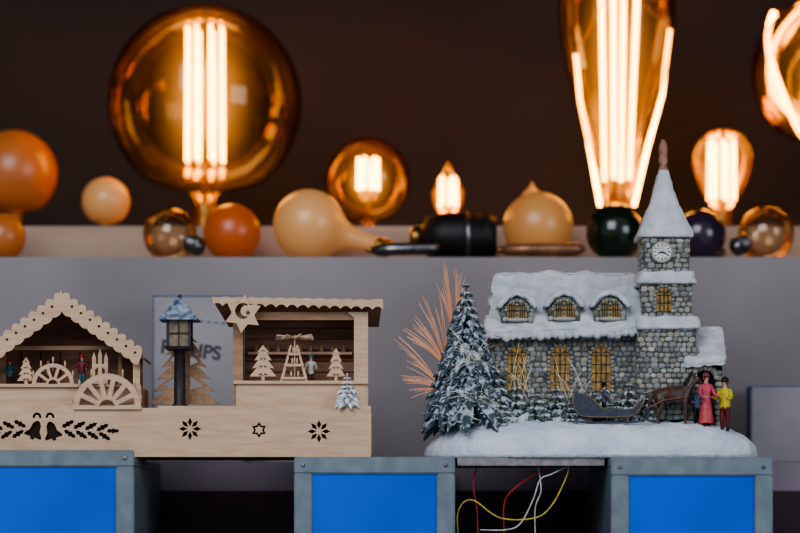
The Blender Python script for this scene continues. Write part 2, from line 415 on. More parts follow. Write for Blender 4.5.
# left house
hx,hp=62,294
sl=.73
def gz(px): return hp+abs(px-hx)*sl
outer=[]
outer+=scallop((hx-84,gz(hx-84)),(hx,hp),10,4.2)+[(hx,hp-5)]
outer+=scallop((hx,hp),(hx+80,gz(hx+80)),10,4.2)
inner=[(hx+80,gz(hx+80)+2)]
inner+=scallop((hx+76,gz(hx+76)+15),(hx,hp+17),9,2.0)+[(hx,hp+17)]+scallop((hx,hp+17),(hx-84,gz(hx-84)+17),9,2.0)
plate('gable_bargeboard',[outer+inner]+[arcp(hx+s*(10+i*9),gz(hx+(10+i*9))+5.5,1.5,0,330,8) for s in (-1,1) for i in range(8)],-.004,TH,PLY,V,PLYE)
bm=bmesh.new()
for s,w in ((-1,84),(1,79)):
    A=[(X(hx),-.001,Z(hp+4)),(X(hx+s*w),-.001,Z(gz(hx+w)+4)),(X(hx+s*w),.095,Z(gz(hx+w)+4)),(X(hx),.095,Z(hp+4))]
    vv=[bm.verts.new(p) for p in A]+[bm.verts.new((p[0],p[1],p[2]-.003)) for p in A]
    for f in ((0,1,2,3),(4,5,6,7),(0,1,5,4),(1,2,6,5),(2,3,7,6),(3,0,4,7)): bm.faces.new([vv[i] for i in f])
fin('house_roof_boards',bm,WOODM,V)
box('house_floor',X(-50),X(139),.012,.09,Z(409),Z(386),WOODM,V)
plate('house_front_rail',[[(-55,409),(141,409),(141,385),(-55,385)]],.008,TH,PLY,V,PLYE)
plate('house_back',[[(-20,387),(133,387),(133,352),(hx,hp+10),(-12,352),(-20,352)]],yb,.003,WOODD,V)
for k in range(7): box('house_back_batten_%d'%k,X(-10+k*20),X(-9+k*20),yb-.001,yb,Z(387,yb),Z(352,yb),BURN,V)
box('house_right_wall',X(132),X(135),.012,yb+.003,Z(386),Z(348),WOODM,V)
plate('house_post_right',[[(133,386),(133,357),(120,349),(124,345),(140,356),(140,386)]],.009,TH,PLY,V,PLYE)
plate('house_post_inner',[[(118,386),(118,346),(122,349),(122,386)]],.03,TH,WOODM,V,PLYE)
pbox('house_post_left',0,6,347,386,.03,.033,WOODD,V)
pbox('house_counter',-20,128,384,387,.004,.02,PLY,V)
pbox('house_inner_beam',-10,126,346,350,.03,.034,WOODM,V)
fret_tree('fret_tree_c',26,357,386,9,.014)
def archring(name,cx,cy,ro,ri,y,spokes):
    P=arcp(cx,cy,ro,0,180,20)+[(cx-ro,cy+2),(cx+ro,cy+2)]
    H=[]; n=spokes
    for i in range(n):
        a0=180*i/n+5; a1=180*(i+1)/n-5
        H.append(arcp(cx,cy,ri,a0,a1,5)+arcp(cx,cy,ri*.42,a1-6,a0+6,3))
    H.append(arcp(cx,cy,ri*.28,5,175,8))
    plate(name,[P]+H,y,.0022,PLY,V,PLYE)
archring('candle_arch_a',53,384.5,21,17,.012,5)
archring('candle_arch_b',107,407.5,34,28,-.003,7)
bm=bmesh.new()
for i in range(7):
    a=math.radians(8+i*27.3); addlathe(bm,[(.0011,0),(.0011,.006),(.0002,.0085)],(X(107+34*math.cos(a),-.002),-.002,Z(407.5-34*math.sin(a),-.002)),8)
for i in range(5):
    a=math.radians(20+i*35); addlathe(bm,[(.0011,0),(.0011,.005),(.0002,.007)],(X(53+21*math.cos(a),.013),.013,Z(384.5-21*math.sin(a),.013)),8)
fin('arch_candles',bm,PLY,V,True)
chap=[(92,384),(92,358),(94,352),(96,358),(96,364),(98,364),(98,355),(100,348),(102,355),(102,364),(104,364),(104,358),(106,352),(108,358),(108,384)]
plate('fret_chapel',[chap,[(95,380),(95,370),(98,367),(98,380)],[(102,380),(102,367),(105,370),(105,380)]],.016,.0022,PLY,V,PLYE)
# brown plywood tree behind the lantern
fret=treeout(184,331,404,36,6)
plate('plywood_fir',[fret,[(170,360),(178,352),(178,366)],[(190,366),(190,352),(198,362)],[(163,384),(176,376),(176,390)],[(190,390),(190,376),(203,386)]],.045,TH,matc('brown_ply',(176,138,104)),V,PLYE)
pbox('plywood_fir_trunk',180,188,402,413,.045,.048,WOODM,V)
# lantern
lx=X(179.5,.02); ly=.022
def lz(p): return Z(p,.02)
LD=matc('lantern_dark',(52,48,50))
lathe('lantern_post',[(.0075,0),(.0075,.004),(.0058,.006),(.0055,lz(352)-lz(409)),(.008,lz(350)-lz(409)),(.008,lz(348)-lz(409))],(lx,ly,lz(409)),LD,V,16)
q=math.sqrt(2)
lathe('lantern_tray',[(.013*q,0),(.014*q,.003),(.012*q,.003)],(lx,ly,lz(350)),LD,V,4,False,True,math.pi/4)
bm=bmesh.new()
for sx in (-1,1):
    for sy in (-1,1): addbox(bm,lx+sx*.011-.0013,lx+sx*.011+.0013,ly+sy*.011-.0013,ly+sy*.011+.0013,lz(347),lz(321))
    addbox(bm,lx+sx*.0115-.0008,lx+sx*.0115+.0008,ly-.011,ly+.011,lz(334)-.0007,lz(334)+.0007)
addbox(bm,lx-.011,lx+.011,ly-.012,ly-.0105,lz(334)-.0007,lz(334)+.0007)
addbox(bm,lx-.0006,lx+.0006,ly-.012,ly-.0105,lz(347),lz(321))
fin('lantern_frame',bm,LD,V)
box('lantern_glass',lx-.0105,lx+.0105,ly-.0105,ly+.0105,lz(347),lz(321),matc('lantern_pane',(150,132,112),.15),V)
lathe('lantern_roof',[(.0195*q,0),(.0195*q,.0015),(.012*q,.010),(.005*q,.021),(.002*q,.0235)],(lx,ly,lz(321)),pm('lantern_roof',(62,76,100),.6,col2=(160,172,190),scale=160,bump=.4),V,4,False,True,math.pi/4)
ball('lantern_knob',(lx,ly,lz(297)),.002,.002,.0028,LD,V,2)

# ---------------------------------------------------------------- figurines (people)
def person(pref,p,h,face,coat,legs,hat,parent,skirt=None,arms=((-.5,-.35),(.35,-.2)),hair=BROWN,brim=False):
    """p foot point; face = heading angle (0 faces the viewer)"""
    M=Matrix.Translation(Vector(p))@Matrix.Rotation(face,4,'Z')
    def q(x,y,z,r): v=M@Vector((x*h,y*h,z*h)); return (v.x,v.y,v.z,r*h)
    Vt=[q(0,0,.50,.085),q(0,0,.62,.08),q(0,0,.76,.095),q(0,0,.83,.05),q(0,-.005,.865,.034),q(0,-.01,.93,.058),q(0,-.01,.975,.045)]
    E=[(0,1),(1,2),(2,3),(3,4),(4,5),(5,6)]
    for s,(ax,az) in ((-1,arms[0]),(1,arms[1])):
        i=len(Vt)
        Vt+=[q(s*.115,0,.79,.05),q(s*.165,-.03,.65,.042),q(s*.17,-.13,.60+az*.1,.033),q(s*.16,-.19,.60+az*.1+.01,.018),q(s*.158,-.215,.60+az*.1+.012,.02)]
        E+=[(2,i),(i,i+1),(i+1,i+2),(i+2,i+3),(i+3,i+4)]
        hb=i+4
        for k in range(4):
            j=len(Vt); o=(k-1.5)*.011
            Vt+=[q(s*.158+o,-.235,.612+az*.1,.0055),q(s*.158+o,-.252,.606+az*.1-.004*(k==0),.005)]
            E+=[(hb,j),(j,j+1)]
        j=len(Vt); Vt+=[q(s*.158-s*.025,-.222,.622+az*.1,.006)]; E+=[(hb,j)]
    for s in (-1,1):
        i=len(Vt)
        Vt+=[q(s*.05,0,.44,.068),q(s*.055,-.01+.02*s,.26,.048),q(s*.055,.01+.02*s,.06,.034),q(s*.058,-.05+.02*s,.025,.026)]
        E+=[(0,i),(i,i+1),(i+1,i+2),(i+2,i+3)]
    o=skin(pref+'_body',Vt,E,coat,parent,1)
    me=o.data
    for m in (legs,SKIN,BLK): me.materials.append(m)
    Mi=M.inverted(); off=parent.location
    for pl in me.polygons:
        c=(Mi@(pl.center+off))/h
        if c.z>.85: pl.material_index=2
        elif c.y<-.17 and c.z>.4: pl.material_index=2
        elif c.z<.09: pl.material_index=3
        elif c.z<.47: pl.material_index=1
    def W(x,y,z): return M@Vector((x*h,y*h,z*h))
    ball(pref+'_hair',W(0,.012,.945),.066*h,.066*h,.066*h,hair,parent,2)
    bm=bmesh.new()
    for s in (-1,1): addball(bm,W(s*.022,-.066,.938),.008*h,.006*h,.009*h,1)
    fin(pref+'_eyes',bm,BLK,parent,True)
    bm=bmesh.new(); addball(bm,W(0,-.072,.92),.009*h,.014*h,.012*h,1)
    for s in (-1,1): addball(bm,W(s*.064,-.005,.93),.008*h,.01*h,.016*h,1)
    fin(pref+'_nose_ears',bm,SKIN,parent,True)
    ball(pref+'_mouth',W(0,-.064,.9),.016*h,.006*h,.004*h,MAR,parent,1)
    prof=[(.075*h,0),(.074*h,.02*h),(.06*h,.065*h),(.02*h,.09*h),(0,.092*h)]
    if brim: prof=[(.11*h,0),(.11*h,.01*h),(.064*h,.014*h),(.06*h,.08*h),(0,.085*h)]
    lathe(pref+'_hat',prof,W(0,0,.965),hat,parent,16)
    if skirt:
        lathe(pref+'_skirt',[(.155*h,0),(.15*h,.01*h),(.12*h,.22*h),(.085*h,.44*h),(.08*h,.46*h)],W(0,0,.08),skirt,parent,18)
person('vendor_a',(X(82,.025),.025,Z(388)),.034,0,MAR,TEAL,RED,V)
person('vendor_b',(X(311,.026),.026,Z(387)),.033,0,matc('cream_coat',(190,180,170)),BROWN,TEAL,V)
person('vendor_c',(X(48,.04),.04,Z(386.5)),.030,.3,matc('brown_coat',(150,110,84)),BROWN,BROWN,V)
person('vendor_d',(X(10,.03),.03,Z(388)),.030,-.3,TEAL,BROWN,RED,V)

# ---------------------------------------------------------------- church
C=empty('snowy_church_figurine',(X(592),.08,ZB))
CX,CY,AX,AY=X(594,.03),.087,.173,.088
EXP=3.4
def hbase(x,y):
    r=(abs((x-CX)/AX)**EXP+abs((y-CY)/AY)**EXP)**(1/EXP)
    if r>=1: return 0
    h=.0335*(1-r**7)**.65
    e=.005*noise.noise(Vector((x*28,y*28,1)))+.0026*noise.noise(Vector((x*90,y*90,3)))
    return h+e*(1-r**6)-.006*max(0,(x-CX)/AX-.7)-.010*max(0,-(x-CX)/AX-.75)
bm=bmesh.new(); rings=[]; NS=150; NR=44
ctr=bm.verts.new((CX,CY,ZB+hbase(CX,CY)))
for i in range(1,NR+1):
    rr=(i/NR)**.55; ring=[]
    for k in range(NS):
        a=k*2*math.pi/NS; c,s=math.cos(a),math.sin(a); g=(abs(c)**EXP+abs(s)**EXP)**(-1/EXP)
        wob=1+.02*noise.noise(Vector((c*5,s*5,0)))+.014*noise.noise(Vector((c*14,s*14,i*.25)))*(i/NR)**3
        x=CX+AX*c*g*rr*.985; y=CY+AY*s*g*rr*.985
        z=ZB+.004+max(0,hbase(x,y)) if i<NR else ZB+.004
        ring.append(bm.verts.new((CX+(x-CX)*wob,CY+(y-CY)*wob,z)))
    rings.append(ring)
bot=[bm.verts.new((CX+(v.co.x-CX)*.985,CY+(v.co.y-CY)*.985,ZB)) for v in rings[-1]]; rings.append(bot)
for k in range(NS): bm.faces.new((ctr,rings[0][k],rings[0][(k+1)%NS]))
for i in range(len(rings)-1):
    for k in range(NS): bm.faces.new((rings[i][k],rings[i+1][k],rings[i+1][(k+1)%NS],rings[i][(k+1)%NS]))
bm.faces.new(bot)
fin('snow_base',bm,SNOWB,C,True)
def gz_(x,y): return ZB+.003+hbase(x,y)

def stones(name,o,u,v,n,w,h,size,parent=C,skip=None,seed=1):
    rd=random.Random(seed); o=Vector(o);u=Vector(u).normalized();v=Vector(v).normalized();n=Vector(n).normalized()
    bm=bmesh.new(); rows=max(1,int(h/(size*.82))); 
    for r in range(rows):
        b=(r+.5)/rows*h; a=-size*.5*(r%2)+size*.3*rd.random()
        while a<w:
            sw=size*(.7+.7*rd.random()); m=a+sw/2; a+=sw*1.0
            if m<size*.2 or m>w-size*.15: continue
            if skip and skip(m,b): continue
            c=o+u*m+v*(b+size*.2*(rd.random()-.5))
            rr=bmesh.ops.create_icosphere(bm,subdivisions=2,radius=1); an=rd.random()*.9-.45
            hh=h/rows*.52*(.8+.4*rd.random())
            for q in rr['verts']:
                x,y,z=q.co; x=math.copysign(abs(x)**.8,x); y=math.copysign(abs(y)**.8,y)
                k=1+.2*noise.noise(q.co+c*900)
                lx_,ly_=x*sw*.5*k,y*hh*k
                q.co=c+u*(lx_*math.cos(an)-ly_*math.sin(an)*.5)+v*(ly_+lx_*math.sin(an)*.5)+n*z*size*.15
    return fin(name,bm,STONE,parent,True)
yw=.075
x0,x1=X(490,yw),X(642,yw); zt=Z(336,yw)
box('nave_core',x0,x1,yw,.155,ZB+.02,zt,GROUT,C)
lowin=[(517,.0122),(560,.0122),(601,.0122)]
wt,wb=Z(347,yw),Z(391,yw)
wzb=ZB+.02
def skipw(m,b):
    for p,hw in lowin:
        if abs(x0+m-X(p,yw))<hw*1.12 and wb-.001<wzb+b<wt+.003: return True
    return False
stones('nave_stones',(x0,yw,wzb),(1,0,0),(0,0,1),(0,-1,0),x1-x0,zt-wzb,.0064,C,skipw,2)
stones('nave_stones_side',(x0,.155,wzb),(0,-1,0),(0,0,1),(-1,0,0),.08,zt-wzb,.0064,C,None,3)
def archpts(cx,zb,w,h,n=10):
    return [(cx-w,zb),(cx+w,zb)]+[(cx+w*math.cos(math.pi*i/n),zb+h-w+w*1.15*math.sin(math.pi*i/n)) for i in range(n+1)]
def window(name,cx,zb,w,h,y,stone=.0045,glz=GLAZE):
    bm=bmesh.new(); P=archpts(cx,zb,w,h)
    f=bm.faces.new([bm.verts.new((a,y-.0006,b)) for a,b in P]); r=bmesh.ops.extrude_face_region(bm,geom=[f])
    for v in r['geom']:
        if isinstance(v,bmesh.types.BMVert): v.co.y+=.0018
    fin(name+'_pane',bm,glz,C)
    bm=bmesh.new()
    for k in (-1,0,1): addbox(bm,cx+k*w*.5-.0006,cx+k*w*.5+.0006,y-.0014,y-.0006,zb,zb+h-(w*.3 if k else 0))
    nrow=max(2,int(h/.008))
    for k in range(1,nrow): addbox(bm,cx-w,cx+w,y-.0014,y-.0006,zb+k*h/nrow-.0005,zb+k*h/nrow+.0005)
    for s in (-1,1): spindle(bm,[(cx+s*w*(.5+.5*math.cos(a)),y-.0012,zb+h-w+w*.5*math.sin(a)) for a in [i*math.pi/8 for i in range(9)]],[.0005]*9,4)
    fin(name+'_mullions',bm,MULL,C)
    if stone:
        bm=bmesh.new(); tot=math.pi*w+2*(h-w); n=int(tot/(stone*.95))
        for i in range(n+1):
            d=i/n*tot
            if d<h-w: a,b=(cx+w*1.12,zb+d)
            elif d<h-w+math.pi*w:
                t=(d-(h-w))/w; a,b=(cx+w*1.12*math.cos(t),zb+h-w+w*1.2*math.sin(t))
            else: a,b=(cx-w*1.12,zb+h-w-(d-(h-w)-math.pi*w))
            addball(bm,(a,y-.0007,b),stone*.5,.0026,stone*.5,2,.3)
        fin(name+'_surround',bm,STONE,C,True)
for i,(p,hw) in enumerate(lowin): window('nave_window_%d'%i,X(p,yw),wb,hw*.86,wt-wb,yw)
# roof
ye,yr=.058,.112
ex0,ex1=X(483,ye),X(647,ye); zE=Z(339,ye); rx0,rx1=X(494,yr),X(636,yr); zR=Z(274,yr)
lumpy('nave_roof_front',[(ex0,ye,zE),(ex1,ye,zE+.006),(rx1,yr,zR-.008),(rx0,yr,zR-.008),(ex0,ye-.002,zE+.008),(ex1,ye-.002,zE+.013),(rx1,yr+.002,zR+.002),(rx0,yr+.002,zR+.002)],SNOW,C,22,3,.0042,60)
lumpy('nave_roof_back',[(rx0,yr-.002,zR-.010),(rx1,yr-.002,zR-.010),(ex1,.17,zE),(ex0,.17,zE),(rx0,yr-.002,zR+.001),(rx1,yr-.002,zR+.001),(ex1,.172,zE+.008),(ex0,.172,zE+.008)],SNOW,C,14,3,.003,60)
bm=bmesh.new(); addbox(bm,x0+.001,x0+.004,yw,.155,zt,zt+.004)
v=[bm.verts.new(p) for p in ((x0+.003,yw,zt),(x0+.003,.155,zt),(x0+.01,yr,zR-.012))]; bm.faces.new(v)
v=[bm.verts.new(p) for p in ((x1-.003,yw,zt),(x1-.003,.155,zt),(x1-.005,yr,zR-.012))]; bm.faces.new(v)
fin('nave_gables',bm,GROUT,C)
bm=bmesh.new(); rd=random.Random(4)
for i in range(24):
    px=485+i*7; addball(bm,(X(px,ye),ye+.001,zE+.004+i*.0002-rd.random()*.003),.0045,.004,.0035+.002*rd.random(),2,.3)
fin('eave_snow_lumps',bm,SNOW,C,True)
# dormers
for i,(p,q_) in enumerate(((517,305),(564,304),(610,304))):
    yd=.062; cx=X(p,yd); w=.0165; zb_=Z(q_+17,yd); zm=Z(q_-1,yd); zp=Z(q_-13,yd)
    bm=bmesh.new()
    F=[(cx-w,zb_),(cx+w,zb_),(cx+w,zm),(cx+w*.4,zp),(cx-w*.4,zp),(cx-w,zm)]
    f=bm.faces.new([bm.verts.new((a,yd,b)) for a,b in F]); r=bmesh.ops.extrude_face_region(bm,geom=[f])
    for v in r['geom']:
        if isinstance(v,bmesh.types.BMVert): v.co.y=.105
    fin('dormer_core_%d'%i,bm,GROUT,C)
    def sk(m,b,w=w): return abs(m-w)<w*.72 and .002<b<.021
    stones('dormer_stones_%d'%i,(cx-w,yd,zb_),(1,0,0),(0,0,1),(0,-1,0),2*w,.025,.0052,C,sk,20+i)
    for k in (-1,1): window('dormer_window_%d%s'%(i,'ab'[k>0]),cx+k*.0055,zb_+.003,.0046,.0165,yd-.0006,0)
    bm=bmesh.new()
    for k in range(11):
        t=math.pi*k/10; addball(bm,(cx+.0115*math.cos(t),yd-.0008,zb_+.012+.0095*math.sin(t)),.0021,.0018,.0021,1,.2)
    for k in range(4): addball(bm,(cx,yd-.0014,zb_+.004+k*.0045),.0012,.0016,.0022,1,.2)
    addball(bm,(cx,yd-.0016,zb_+.002),.013,.003,.0022,2)
    fin('dormer_arch_%d'%i,bm,STONE,C,True)
    bm=bmesh.new(); rings=[]; prof=[(-1.28,-.004),(-1.05,.004),(-.6,.0105),(0,.0135),(.6,.0105),(1.05,.004),(1.28,-.004),(1.1,-.005),(.55,.0045),(0,.0075),(-.55,.0045),(-1.1,-.005)]
    for yy in (yd-.005,yd-.0035,yd+.01,yd+.025,yd+.045):
        sh=.9 if yy==yd-.005 else 1
        rings.append([bm.verts.new((cx+a*w*sh,yy,zm+b*1.0+.0005)) for a,b in prof])
    n=len(prof)
    for a,b in zip(rings,rings[1:]):
        for k in range(n): bm.faces.new((a[k],a[(k+1)%n],b[(k+1)%n],b[k]))
    bm.faces.new(rings[0]); bm.faces.new(rings[-1])
    bmesh.ops.subdivide_edges(bm,edges=bm.edges,cuts=2,use_grid_fill=True)
    for v in bm.verts: v.co+=Vector((0,0,1))*.0011*noise.noise(v.co*140)
    fin('dormer_snow_%d'%i,bm,SNOW,C,True)
# tower
yt=.056; tcy=yt+.026
def tower_sec(nm,p0,p1,q0,q1,seed,skip=None):
    a,b=X(p0,yt),X(p1,yt); z0,z1=Z(q1,yt),Z(q0,yt); hw=(b-a)/2
    ya=tcy-hw; 
    box(nm+'_core',a+.0005,b-.0005,ya+.0005,tcy+hw,z0,z1,GROUT,C)
    stones(nm+'_stones_front',(a,ya,z0),(1,0,0),(0,0,1),(0,-1,0),b-a,z1-z0,.0062,C,skip,seed)
    stones(nm+'_stones_right',(b,ya,z0),(0,1,0),(0,0,1),(1,0,0),2*hw,z1-z0,.0062,C,None,seed+1)
    stones(nm+'_stones_left',(a,tcy+hw,z0),(0,-1,0),(0,0,1),(-1,0,0),2*hw,z1-z0,.0062,C,None,seed+2)
    return ya
def near(cx,cz,rx,rz):
    return lambda m,b: abs(m-cx)<rx and abs(b-cz)<rz
clx=X(662,yt)
yc=tower_sec('belfry',643,690,233,273,31,near(clx-X(643,yt),Z(252,yt)-Z(273,yt),.0095,.0095))
y2=tower_sec('tower_mid',643,692,281,318,41,near(X(664,yt)-X(643,yt),.018,.009,.014))
y3=tower_sec('tower_low',638,696,327,420,51)
window('tower_window',X(664,yt),Z(311,yt),.0082,.024,y2,.004)
def ledge(nm,p0,p1,q0,q1):
    a,b=X(p0,yt),X(p1,yt); hw=(b-a)/2; z0,z1=Z(q1,yt),Z(q0,yt)
    lumpy(nm,[(a,tcy-hw,z0),(b,tcy-hw,z0),(b,tcy+hw,z0),(a,tcy+hw,z0),(a+.002,tcy-hw+.002,z1),(b-.002,tcy-hw+.002,z1),(b-.002,tcy+hw-.002,z1),(a+.002,tcy+hw-.002,z1)],SNOW,C,8,2,.002,110)
ledge('ledge_snow_a',637,697,271,284); ledge('ledge_snow_b',634,701,316,330)
def disc(nm,c,r,th,mat,n=28):
    bm=bmesh.new(); m3=Matrix.Rotation(math.pi/2,3,'X'); addlathe(bm,[(0,0),(r,0),(r,th),(0,th)],c,n,0,m3); return fin(nm,bm,mat,C)
cz=Z(252,yt)
disc('clock_rim',(clx,yc+.001,cz),.0112,.003,STONE); disc('clock_face',(clx,yc-.0014,cz),.0094,.001,WHITE)
bm=bmesh.new()
for k in range(12):
    a=k*math.pi/6; spindle(bm,[(clx+.0066*math.sin(a),yc-.0027,cz+.0066*math.cos(a)),(clx+.0084*math.sin(a),yc-.0027,cz+.0084*math.cos(a))],[.0006,.0006],4)
for a,l in ((2.0,.0062),(4.4,.0045)): spindle(bm,[(clx,yc-.0029,cz),(clx+l*math.sin(a),yc-.0029,cz+l*math.cos(a))],[.0008,.0004],4)
fin('clock_marks',bm,BLK,C)
# spire
sx=X(666,yt)
bm=bmesh.new()
prof=[(.0275*q,Z(237,yt)),(.028*q,Z(233,yt)),(.0245*q,Z(226,yt)),(.019*q,Z(212,yt)),(.0165*q,Z(206,yt)),(.0145*q,Z(203,yt)),(.0105*q,Z(188,yt)),(.006*q,Z(172,yt)),(.0045*q,Z(167,yt))]
addlathe(bm,prof,(sx,tcy,0),4,math.pi/4)
bmesh.ops.subdivide_edges(bm,edges=bm.edges,cuts=3,use_grid_fill=True)
bm.normal_update()
for v in bm.verts: v.co+=Vector((v.co.x-sx,v.co.y-tcy,.002)).normalized()*.0018*noise.noise(v.co*130)
fin('spire_snow',bm,SNOW,C,True)
lathe('spire_finial',[(.0058,0),(.005,.004),(.0036,.008),(.0052,.012),(.0044,.018),(.0048,.026),(.0032,.031),(.0018,.034)],(sx,tcy,Z(169,yt)),pm('finial_paint',(140,96,72),.6,col2=(170,132,110),scale=160),C,8)
# porch
yp=.058
pa,pb=X(687,yp),X(722,yp); pz=Z(366,yp)
bm=bmesh.new()
for a in (pa,pb-.006): addbox(bm,a,a+.006,yp,yp+.03,ZB+.015,pz)
addbox(bm,pa,pb,yp+.028,yp+.034,ZB+.015,pz); addbox(bm,pa,pb,yp,yp+.03,pz-.005,pz)
fin('porch_core',bm,GROUT,C)
bm=bmesh.new()
for a in (pa+.003,pb-.003):
    z=ZB+.03
    while z<pz-.006: addball(bm,(a+(R()-.5)*.001,yp-.0005,z),.0042,.003,.0032,2,.3); z+=.0058
for k in range(9):
    t=math.pi*k/8; addball(bm,((pa+pb)/2+.0125*math.cos(t),yp-.0005,pz-.012+.010*math.sin(t)),.0034,.003,.0032,2,.3)
fin('porch_stones',bm,STONE,C,True)
box('porch_door',(pa+pb)/2-.009,(pa+pb)/2+.009,yp+.024,yp+.028,ZB+.02,pz-.012,matc('door_brown',(90,56,44)),C)
ya_,yb_=.048,.088
lumpy('porch_roof',[(X(683,ya_),ya_,Z(369,ya_)),(X(726,ya_),ya_,Z(366,ya_)),(X(722,yb_),yb_,Z(331,yb_)),(X(694,yb_),yb_,Z(331,yb_)),
 (X(683,ya_),ya_-.002,Z(361,ya_)),(X(727,ya_),ya_-.002,Z(358,ya_)),(X(723,yb_),yb_+.005,Z(326,yb_)),(X(694,yb_),yb_+.005,Z(326,yb_))],SNOW,C,9,2,.002,110)
box('porch_back_block',X(696,.085),X(718,.085),.088,.11,ZB+.02,Z(335,.09),GROUT,C)
# trees
def cone_at(name,px,top,bot,hwp,y,tiers,mat,seed,nb=10,needles=5,thick=1,droop=.45):
    x=X(px,y); z=Z(bot,y); conifer(name,(x,y,z),Z(top,y)-z,hwp*S(y),tiers,mat,C,seed,nb,droop,needles,thick)
cone_at('large_fir',466,283,430,40,.052,17,CONI,11,15,8,1.05,.55)
cone_at('fir_left_low',442,352,434,21,.04,8,CONI,12,10,6,1.2)
cone_at('fir_right_low',495,352,430,20,.045,8,CONI,13,10,6,1.2)
for i,(px,t,b,w,y) in enumerate(((516,380,428,18,.045),(535,388,430,18,.038),(556,382,428,17,.05),(580,394,430,18,.045),(604,384,426,18,.052),(628,376,426,17,.048),(570,398,432,15,.036),(646,386,426,14,.045),(592,388,426,16,.058),(500,394,432,17,.034),(616,396,430,14,.04))):
    cone_at('shrub_%d'%i,px,t,b,w,y,6,CONI2,30+i,9,5,1.5,.35)
bm=bmesh.new(); rd=random.Random(9)
for i in range(34):
    px=490+rd.random()*160; y=.035+.015*rd.random(); x=X(px,y); addball(bm,(x,y,gz_(x,y)+.001),.006+.005*rd.random(),.006,.004+.005*rd.random(),2,.4)
fin('shrub_snow_heaps',bm,SNOW,C,True)
# fibre optics
FIB=pm('fibre_copper',(222,158,122),.4,emit=.18,ecol=(1,.46,.2)); FIBW=pm('fibre_pale',(224,220,202),.4,emit=.06,ecol=(1,.8,.5))
def spray(name,root,tips,mat,n,seed,r=.00032,sp=12,rs=2):
    rd=random.Random(seed); bm=bmesh.new()
    rx,rz,ry=root
    for i in range(n):
        p0=Vector((X(rx+(rd.random()-.5)*rs,ry),ry,Z(rz+(rd.random()-.5)*rs*.5,ry)))
        tx,tz=tips[rd.randrange(len(tips))]; yy=ry+(rd.random()-.5)*.03
        k_=.75+.35*rd.random()
        p2=Vector((X(tx+(rd.random()-.5)*sp,yy),yy,Z(tz+(rd.random()-.5)*sp,yy))); p2=p0.lerp(p2,k_)
        pm_=p0.lerp(p2,.5)+Vector((0,0,.006))+Vector(((p0.x-p2.x)*.08+(rd.random()-.5)*.006,0,0))
        P=[p0*(1-t)**2+pm_*2*t*(1-t)+p2*t*t for t in [k/5 for k in range(6)]]
        spindle(bm,P,[r]*5+[r*.7],3,False)
    fin(name,bm,mat,C)
spray('fibres_upper',(455,345,.07),[(443,268),(455,268),(464,274),(441,285)],FIB,26,1,sp=9)
spray('fibres_mid',(447,368,.062),[(412,318),(404,333),(425,305),(435,300)],FIB,30,2,sp=12)
spray('fibres_low',(443,392,.058),[(400,345),(406,362),(404,378),(416,395)],FIB,28,3,sp=12)
spray('fibres_front',(520,396,.05),[(503,366),(508,354),(516,348),(528,354),(538,366)],FIBW,16,4,.00017,18,22)
spray('fibres_front_b',(577,400,.05),[(552,376),(561,364),(574,362),(590,368),(604,378)],FIBW,16,5,.00017,18,26)
spray('fibres_fir',(470,360,.02),[(446,330),(455,345),(450,375),(490,350),(498,370),(486,335)],FIBW,22,6,.0002,14,14)
spray('fibres_fir_low',(476,400,.02),[(452,398),(458,420),(500,392),(505,412),(490,380)],FIBW,20,7,.0002,14,14)

# horse
def G(px,y): x=X(px,y); return Vector((x,y,gz_(x,y)-.0008))
hy=.034; g0=G(678,hy).z; k=.00112
def hv(px,dz,r,dy=0): return (X(px,hy),hy+dy,g0+dz*k,r*k)
Hv=[hv(674,27,6.4),hv(666,27.5,6.6),hv(658,28,5.8),
    hv(682,27.5,6.4),hv(687,31,5.2),hv(691,37,3.9),hv(693,42,3.3),hv(698,41,2.6),hv(703,36.5,1.9),hv(705,34.5,1.6),
    hv(653,29,1.8),hv(650,24,1.9),hv(649,15,1.2)]
He=[(0,1),(1,2),(0,3),(3,4),(4,5),(5,6),(6,7),(7,8),(8,9),(2,10),(10,11),(11,12)]
def leg(root,pts):
    p=root
    for t in pts:
        Hv.append(t); He.append((p,len(Hv)-1)); p=len(Hv)-1
for s,(o1,o2) in ((-1,(0,0)),(1,(3,-4))):
    d=s*.0042
    leg(2,[hv(659,22,4.4,d),hv(662-o1*.3,17,2.6,d),hv(656+o2*.4,10.5,1.6,d),hv(658+o2*.6,3,1.2,d),hv(659.5+o2*.6,.8,1.6,d)])
leg(3,[hv(684,20,3,-.0042),hv(685,12,1.8,-.0042),hv(684.5,3.5,1.2,-.0042),hv(685.5,.8,1.6,-.0042)])
leg(3,[hv(685,20,3,.0042),hv(691,15,1.8,.0042),hv(688,8,1.2,.0042),hv(689.5,5.8,1.5,.0042)])
for s in (-1,1):
    Hv.append(hv(692,46.5,.6,s*.0016)); He.append((6,len(Hv)-1))
skin('horse_body',Hv,He,HORSE,C,2)
bm=bmesh.new()
for i in range(14):
    t=i/13; px=685+8*t; dz=34+12*t; addball(bm,(X(px-1.8,hy),hy-.001,g0+dz*k),.0018,.0024,.0028,1,.3)
fin('horse_mane',bm,BLK,C,True)
bm=bmesh.new()
for s in (-1,1): addball(bm,(X(697,hy),hy+s*.0026,g0+42*k),.0006,.0005,.0006,1)
fin('horse_eyes',bm,WHITE,C,True)
def hp_(px,dz,dy): return (X(px,hy),hy+dy,g0+dz*k)
bm=bmesh.new()
for cx_,r_ in ((683,7.1),(670,7.2)):
    P=[hp_(cx_,27.5+r_*math.cos(a),r_*k*math.sin(a)) for a in [i*math.pi/8 for i in range(17)]]; spindle(bm,P,[.0006]*17,5,False)
